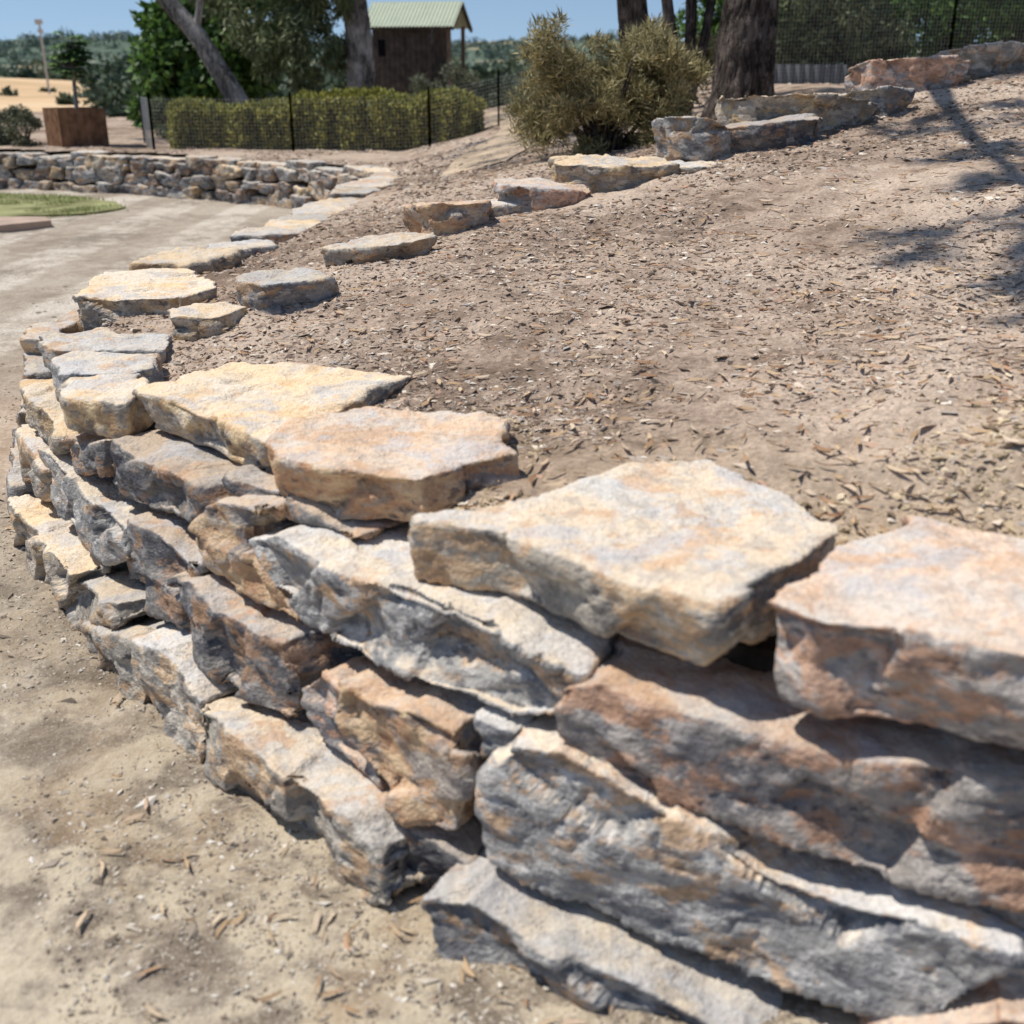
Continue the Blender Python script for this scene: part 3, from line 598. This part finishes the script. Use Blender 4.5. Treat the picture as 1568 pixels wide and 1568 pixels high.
def box(x0,x1,y0,y1,z0,z1):
    V=np.array([(x,y,z) for z in (z0,z1) for x,y in ((x0,y0),(x1,y0),(x1,y1),(x0,y1))],float)
    return V,np.array([[0,3,2,1],[4,5,6,7],[0,1,5,4],[1,2,6,5],[2,3,7,6],[3,0,4,7]])
core=simple('hedge_core',(.03,.035,.015))
plant('clipped_hedge',[(Vh,np.arange(4*n).reshape(-1,4),0),(*box(hx0+.1,-3.3,17.8,18.6,.4,.95),1),(*box(-3.3,hx1-.1,17.8,18.6,.4,1.1),1)],[hedgeleaf,core])
# fences
def boxes(name,bl,mat,parent=None):
    V=[];F_=[];o=0
    for b in bl:
        v,f=box(*b) if len(b)==6 else b; V.append(v); F_.append(f+o); o+=8
    return obj(name,mesh_np(name,np.vstack(V),np.vstack(F_),4),[mat],parent)
def beam(a,b,w):
    a=np.array(a,float); b=np.array(b,float); d=b-a; d/=np.linalg.norm(d); u=np.cross(d,[0,0,1.]) if abs(d[2])<.9 else np.cross(d,[0,1.,0]); u/=np.linalg.norm(u); v=np.cross(d,u)
    V=np.array([q+(u*i+v*j)*w/2 for q in (a,b) for i,j in ((-1,-1),(1,-1),(1,1),(-1,1))]); return V,np.array([[0,3,2,1],[4,5,6,7],[0,1,5,4],[1,2,6,5],[2,3,7,6],[3,0,4,7]])
wire=newmat('galvanised_wire'); t=NT(wire); t.out((.5,.5,.48),.5)
post=newmat('star_picket'); t=NT(post); t.out((.05,.05,.05),.7)
def meshfence(name,pts,h,zf,cell=.1,th=.003,ps=1.9,pw=.03):
    root=empty(name); bl=[];pl=[]
    for (a,b) in zip(pts[:-1],pts[1:]):
        a=np.array(a,float); b=np.array(b,float); L_=np.linalg.norm(b-a); k=int(L_/cell)
        for i in range(k+1):
            q=a+(b-a)*i/k; z0=zf(q); bl.append(beam((q[0],q[1],z0),(q[0],q[1],z0+h),th))
        for j in range(int(h/cell)+1):
            bl.append(beam((a[0],a[1],zf(a)+j*cell),(b[0],b[1],zf(b)+j*cell),th))
        m=max(1,int(L_/ps))
        for i in range(m+1):
            q=a+(b-a)*i/m; z0=zf(q); pl.append(beam((q[0],q[1],z0-.1),(q[0],q[1],z0+h+.08),pw))
    boxes('mesh',bl,wire,root); boxes('posts',pl,post,root); return root
zf=lambda q: float(bank_z(np.array([q[0]]),np.array([q[1]]))[0])
meshfence('wire_mesh_fence',[(-5.9,18.6),(-5.3,17.1),(-3.2,16.9),(-1.2,16.9),(-.2,17.4),(.5,18.6)],.72,zf,.05,.0024)
meshfence('chicken_wire_fence',[(2.9,13.2),(5,13.6),(7.5,14)],1.05,zf,.04,.0013,2.3,.02)
xs=np.linspace(2.7,4.3,260); zc=np.array([1.2,1.70]); yc=15.2+.025*np.sin(xs*2*np.pi/.12)
V=np.vstack([np.c_[xs,yc,np.full(260,q)] for q in zc]); I=np.arange(259); Fq=np.c_[I,I+1,I+261,I+260]
obj('corrugated_iron_fence',mesh_np('c',V,Fq,4),[simple('weathered_steel',(.15,.165,.18),.5,.1,3,.05)])
# planter box
pb=empty('timber_planter_box',(-6.75,18.0,.5)); pb.rotation_euler=(0,0,math.radians(40))
wood=simple('brown_timber',(.20,.115,.07),.75,.4,9,.3); bl=[]
for k in range(6):
    o=-.33+k*.112
    bl+= [(o,o+.106,-.36,-.33,0,.60),(o,o+.106,.33,.36,0,.60),(-.36,-.332,o,o+.106,0,.60),(.332,.36,o,o+.106,0,.60)]
boxes('boards',bl,wood,pb); boxes('soil',[(-.32,.32,-.32,.32,0,.55)],soil_dark,pb)
g=np.random.default_rng(12); parts=[(*tube([(-6.75,18.1,.9),(-6.72,18.1,1.5),(-6.7,18.1,2.0)],[.035,.028,.02],7,.05,1),0)]
VV=[]
for i in range(90):
    a=g.uniform(0,6.28); e=g.uniform(-.5,.9); st=np.array([-6.7,18.1,g.uniform(1.6,2.0)]); d=np.array([math.cos(a)*math.cos(e),math.sin(a)*math.cos(e),math.sin(e)]); l=g.uniform(.10,.32); c=st+d*l
    parts.append((*tube([st,st+d*l*.5+[0,0,.02],c],[.006,.005,.004],4,0,i,2),0))
    for k in range(8):
        b=k/8*6.28; u=np.array([math.cos(b),math.sin(b),-.35]); s_=np.array([-math.sin(b),math.cos(b),0]); VV.append([c,c+u*.06+s_*.034,c+u*.15,c+u*.06-s_*.034])
V=np.array(VV).reshape(-1,3); parts.append((V,np.arange(len(V)).reshape(-1,4),1)); plant('papaya_sapling',parts,[bark_pale,darkleaf])
# cubby house
cb=empty('timber_cubby_house',(-2.75,32,.55)); cb.rotation_euler=(0,0,math.radians(-12))
dw=simple('dark_weathered_boards',(.075,.063,.053),.85,.4,5,.4); gr=simple('green_roof_steel',(.50,.54,.42),.5,.06,3,.05); bl=[]
for k in range(11):
    x=-.75+k*.145; bl.append((x,x+.135,-.80,-.77,.35,2.2+.0)); bl.append((x,x+.135,.77,.80,.35,2.2))
for k in range(11):
    y=-.765+k*.14; bl.append((-.78,-.752,y,y+.13,.35,2.2)); bl.append((.85,.88,y,y+.13,.35,2.2))
boxes('walls',bl,dw,cb); boxes('floor',[(-.8,1.6,-.8,.8,.28,.345)],dw,cb)
boxes('window',[(-.6,-.42,-.83,-.802,1.45,1.85)],simple('dark_window',(.01,.01,.012),.2),cb)
boxes('door',[(.1,.12,-.83,-.802,.4,2.0),(.55,.57,-.83,-.802,.4,2.0),(.1,.57,-.83,-.802,2.0,2.03)],dw,cb)
boxes('posts',[(1.25,1.34,-.78,-.69,-.1,2.2),(1.25,1.34,.69,.78,-.1,2.2),(-.75,-.66,-.76,-.67,-.1,.28),(-.75,-.66,.67,.76,-.1,.28)],simple('post_timber',(.2,.14,.1)),cb)
boxes('railing',[(1.27,1.32,-.69,.69,1.05,1.10),(1.27,1.32,-.69,.69,.7,.74),(.9,1.25,-.76,-.72,1.05,1.10)],dw,cb)
n=160; x=np.linspace(-1.0,1.5,n); cr=.018*np.sin(x*2*np.pi/.1); V=np.vstack([np.c_[x,np.full(n,-1.02),2.16+cr],np.c_[x,np.full(n,0),2.80+cr],np.c_[x,np.full(n,1.02),2.16+cr]])
I=np.arange(n-1); Fq=np.vstack([np.c_[I,I+1,I+n+1,I+n],np.c_[I+n,I+n+1,I+2*n+1,I+2*n]]); obj('roof',mesh_np('roof',V,Fq,4),[gr],cb)
boxes('gable_trim',[beam((1.46,-1.02,2.10),(1.46,0,2.74),.07),beam((1.46,1.02,2.10),(1.46,0,2.74),.07),beam((.87,-.7,2.28),(.87,.7,2.28),.1),beam((-.9,-.95,2.12),(1.4,-.95,2.12),.06)],dw,cb)
boxes('ladder',[beam((1.35,-.2,.3),(2.1,-.5,-.1),.07),beam((1.35,.3,.3),(2.1,0,-.1),.07)],dw,cb)
# antenna pole
ap=empty('antenna_mast'); boxes('pole',[beam((-31.5,80,-.2),(-31.5,80,4.9),.11)],wire,ap); boxes('head',[(-31.75,-31.3,79.9,80.1,4.6,4.9),(-31.65,-31.35,79.9,80.1,4.1,4.3)],wire,ap)
# distant vegetation and hills
def mass(name,items,n,L,mat,seed):
    g=np.random.default_rng(seed); V,F_=leafcloud([c for c,_ in items],[r_ for _,r_ in items],n,L,L*.6,g,0,14,.4); return plant(name,[(V,F_,0)],[mat])
g=np.random.default_rng(77); it=[]
for i in range(50):
    y=g.uniform(45,75); x=y*g.uniform(-.335,-.20); s_=g.uniform(.4,1.3)
    it.append(((x,y,s_*.5),(s_*1.3,s_,s_)))
for i in range(4):
    y=g.uniform(60,88); x=y*g.uniform(-.50,-.36); s_=g.uniform(.2,.4)
    it.append(((x,y,s_*.5),(s_*1.3,s_,s_)))
mass('distant_trees',it,32000,.4,farleaf,78)
it=[]
for i in range(60):
    y=g.uniform(150,260); x=y*g.uniform(-.55,.1); s_=g.uniform(1.2,3.2); it.append(((x,y,s_*.4-.8),(s_*g.uniform(1.1,2.2),s_,s_)))
mass('distant_trees',it,26000,1.0,farleaf,79)
it=[((x,g.uniform(40,60),g.uniform(.4,.9)),(g.uniform(1.2,2.6),1.2,g.uniform(.5,1.0))) for x in np.linspace(-9,14,20)]
mass('distant_trees',it,24000,.4,farleaf,80)
it=[]
for i in range(520):
    y=g.uniform(330,760); x=y*g.uniform(-.52,.12); s_=g.uniform(1.5,4.6)
    it.append((x,y,s_))
hm=newmat('hazed_wooded_hill'); t=NT(hm); v=t.n('ShaderNodeTexCoord').outputs['Object']
c=t.ramp(t.noise(v,.06,5,.75),[(.4,(.07,.11,.09)),(.6,(.15,.19,.14))])  # slight bluish cast: aerial haze put into the hill's base colour
c=t.mix(t.ramp(t.noise(v,.008,3),[(.55,(0,0,0)),(.60,(1,1,1))]),c,(.40,.33,.20)); t.out(c,1.0)
def hz(x,y):
    p=np.c_[x*.006,y*.004,0*x]; e=fbm(p,3,91)
    h=(4+13*sm(y,300,800)+8*e)*sm(y,260,520)+np.abs(fbm(np.c_[x*.05,y*.05,0*x],3,92))*2
    return h*(1-sm(y,850,1100))-3
ix=np.array(it); zz=hz(ix[:,0],ix[:,1]); mass('hill_woodland',[((a[0],a[1],z+a[2]*.3),(a[2]*1.4,a[2]*1.2,a[2]*.8)) for a,z in zip(ix,zz)],50000,1.6,hazeleaf,82)
V,Fq=grid(np.linspace(-750,600,420),np.linspace(240,1100,160),hz); obj('hills',mesh_np('hills',V,Fq,4),[hm])
# ------------------------------------------------------------------ light, world, camera
sd_=Vector((-.43,.05,.9)).normalized()
w=bpy.data.worlds.new('World'); scene.world=w; w.use_nodes=True; nt=w.node_tree
bg=nt.nodes['Background']; sky=nt.nodes.new('ShaderNodeTexSky'); sky.sky_type='NISHITA'; sky.sun_disc=False
sky.sun_elevation=math.asin(sd_.z); sky.sun_rotation=math.atan2(sd_.x,sd_.y); sky.air_density=1.0; sky.dust_density=.2; sky.ozone_density=1.2
# clear dry air: lift the lookup so the horizon band stays blue
tcw=nt.nodes.new('ShaderNodeTexCoord'); va=nt.nodes.new('ShaderNodeVectorMath'); va.operation='ADD'; va.inputs[1].default_value=(0,0,.14)
vn=nt.nodes.new('ShaderNodeVectorMath'); vn.operation='NORMALIZE'
nt.links.new(tcw.outputs['Generated'],va.inputs[0]); nt.links.new(va.outputs[0],vn.inputs[0]); nt.links.new(vn.outputs[0],sky.inputs[0])
nt.links.new(sky.outputs[0],bg.inputs[0]); bg.inputs[1].default_value=.118
sl=bpy.data.lights.new('sun','SUN'); sl.energy=5.0; sl.angle=math.radians(.53); sl.color=(1,.95,.875)
so=bpy.data.objects.new('sun',sl); col.objects.link(so); so.rotation_euler=sd_.to_track_quat('Z','Y').to_euler()
cam=bpy.data.cameras.new('camera'); co=bpy.data.objects.new('camera',cam); col.objects.link(co)
co.location=(0,0,1.6); co.rotation_euler=(math.radians(90-21.8),0,0); cam.sensor_width=36; cam.lens=18/math.tan(math.radians(25)); cam.clip_end=6000; cam.clip_start=.05
cam.dof.use_dof=True; cam.dof.focus_distance=4.4; cam.dof.aperture_fstop=2.7
scene.camera=co
scene.view_settings.view_transform='Standard'; scene.view_settings.look='None'; scene.view_settings.exposure=0
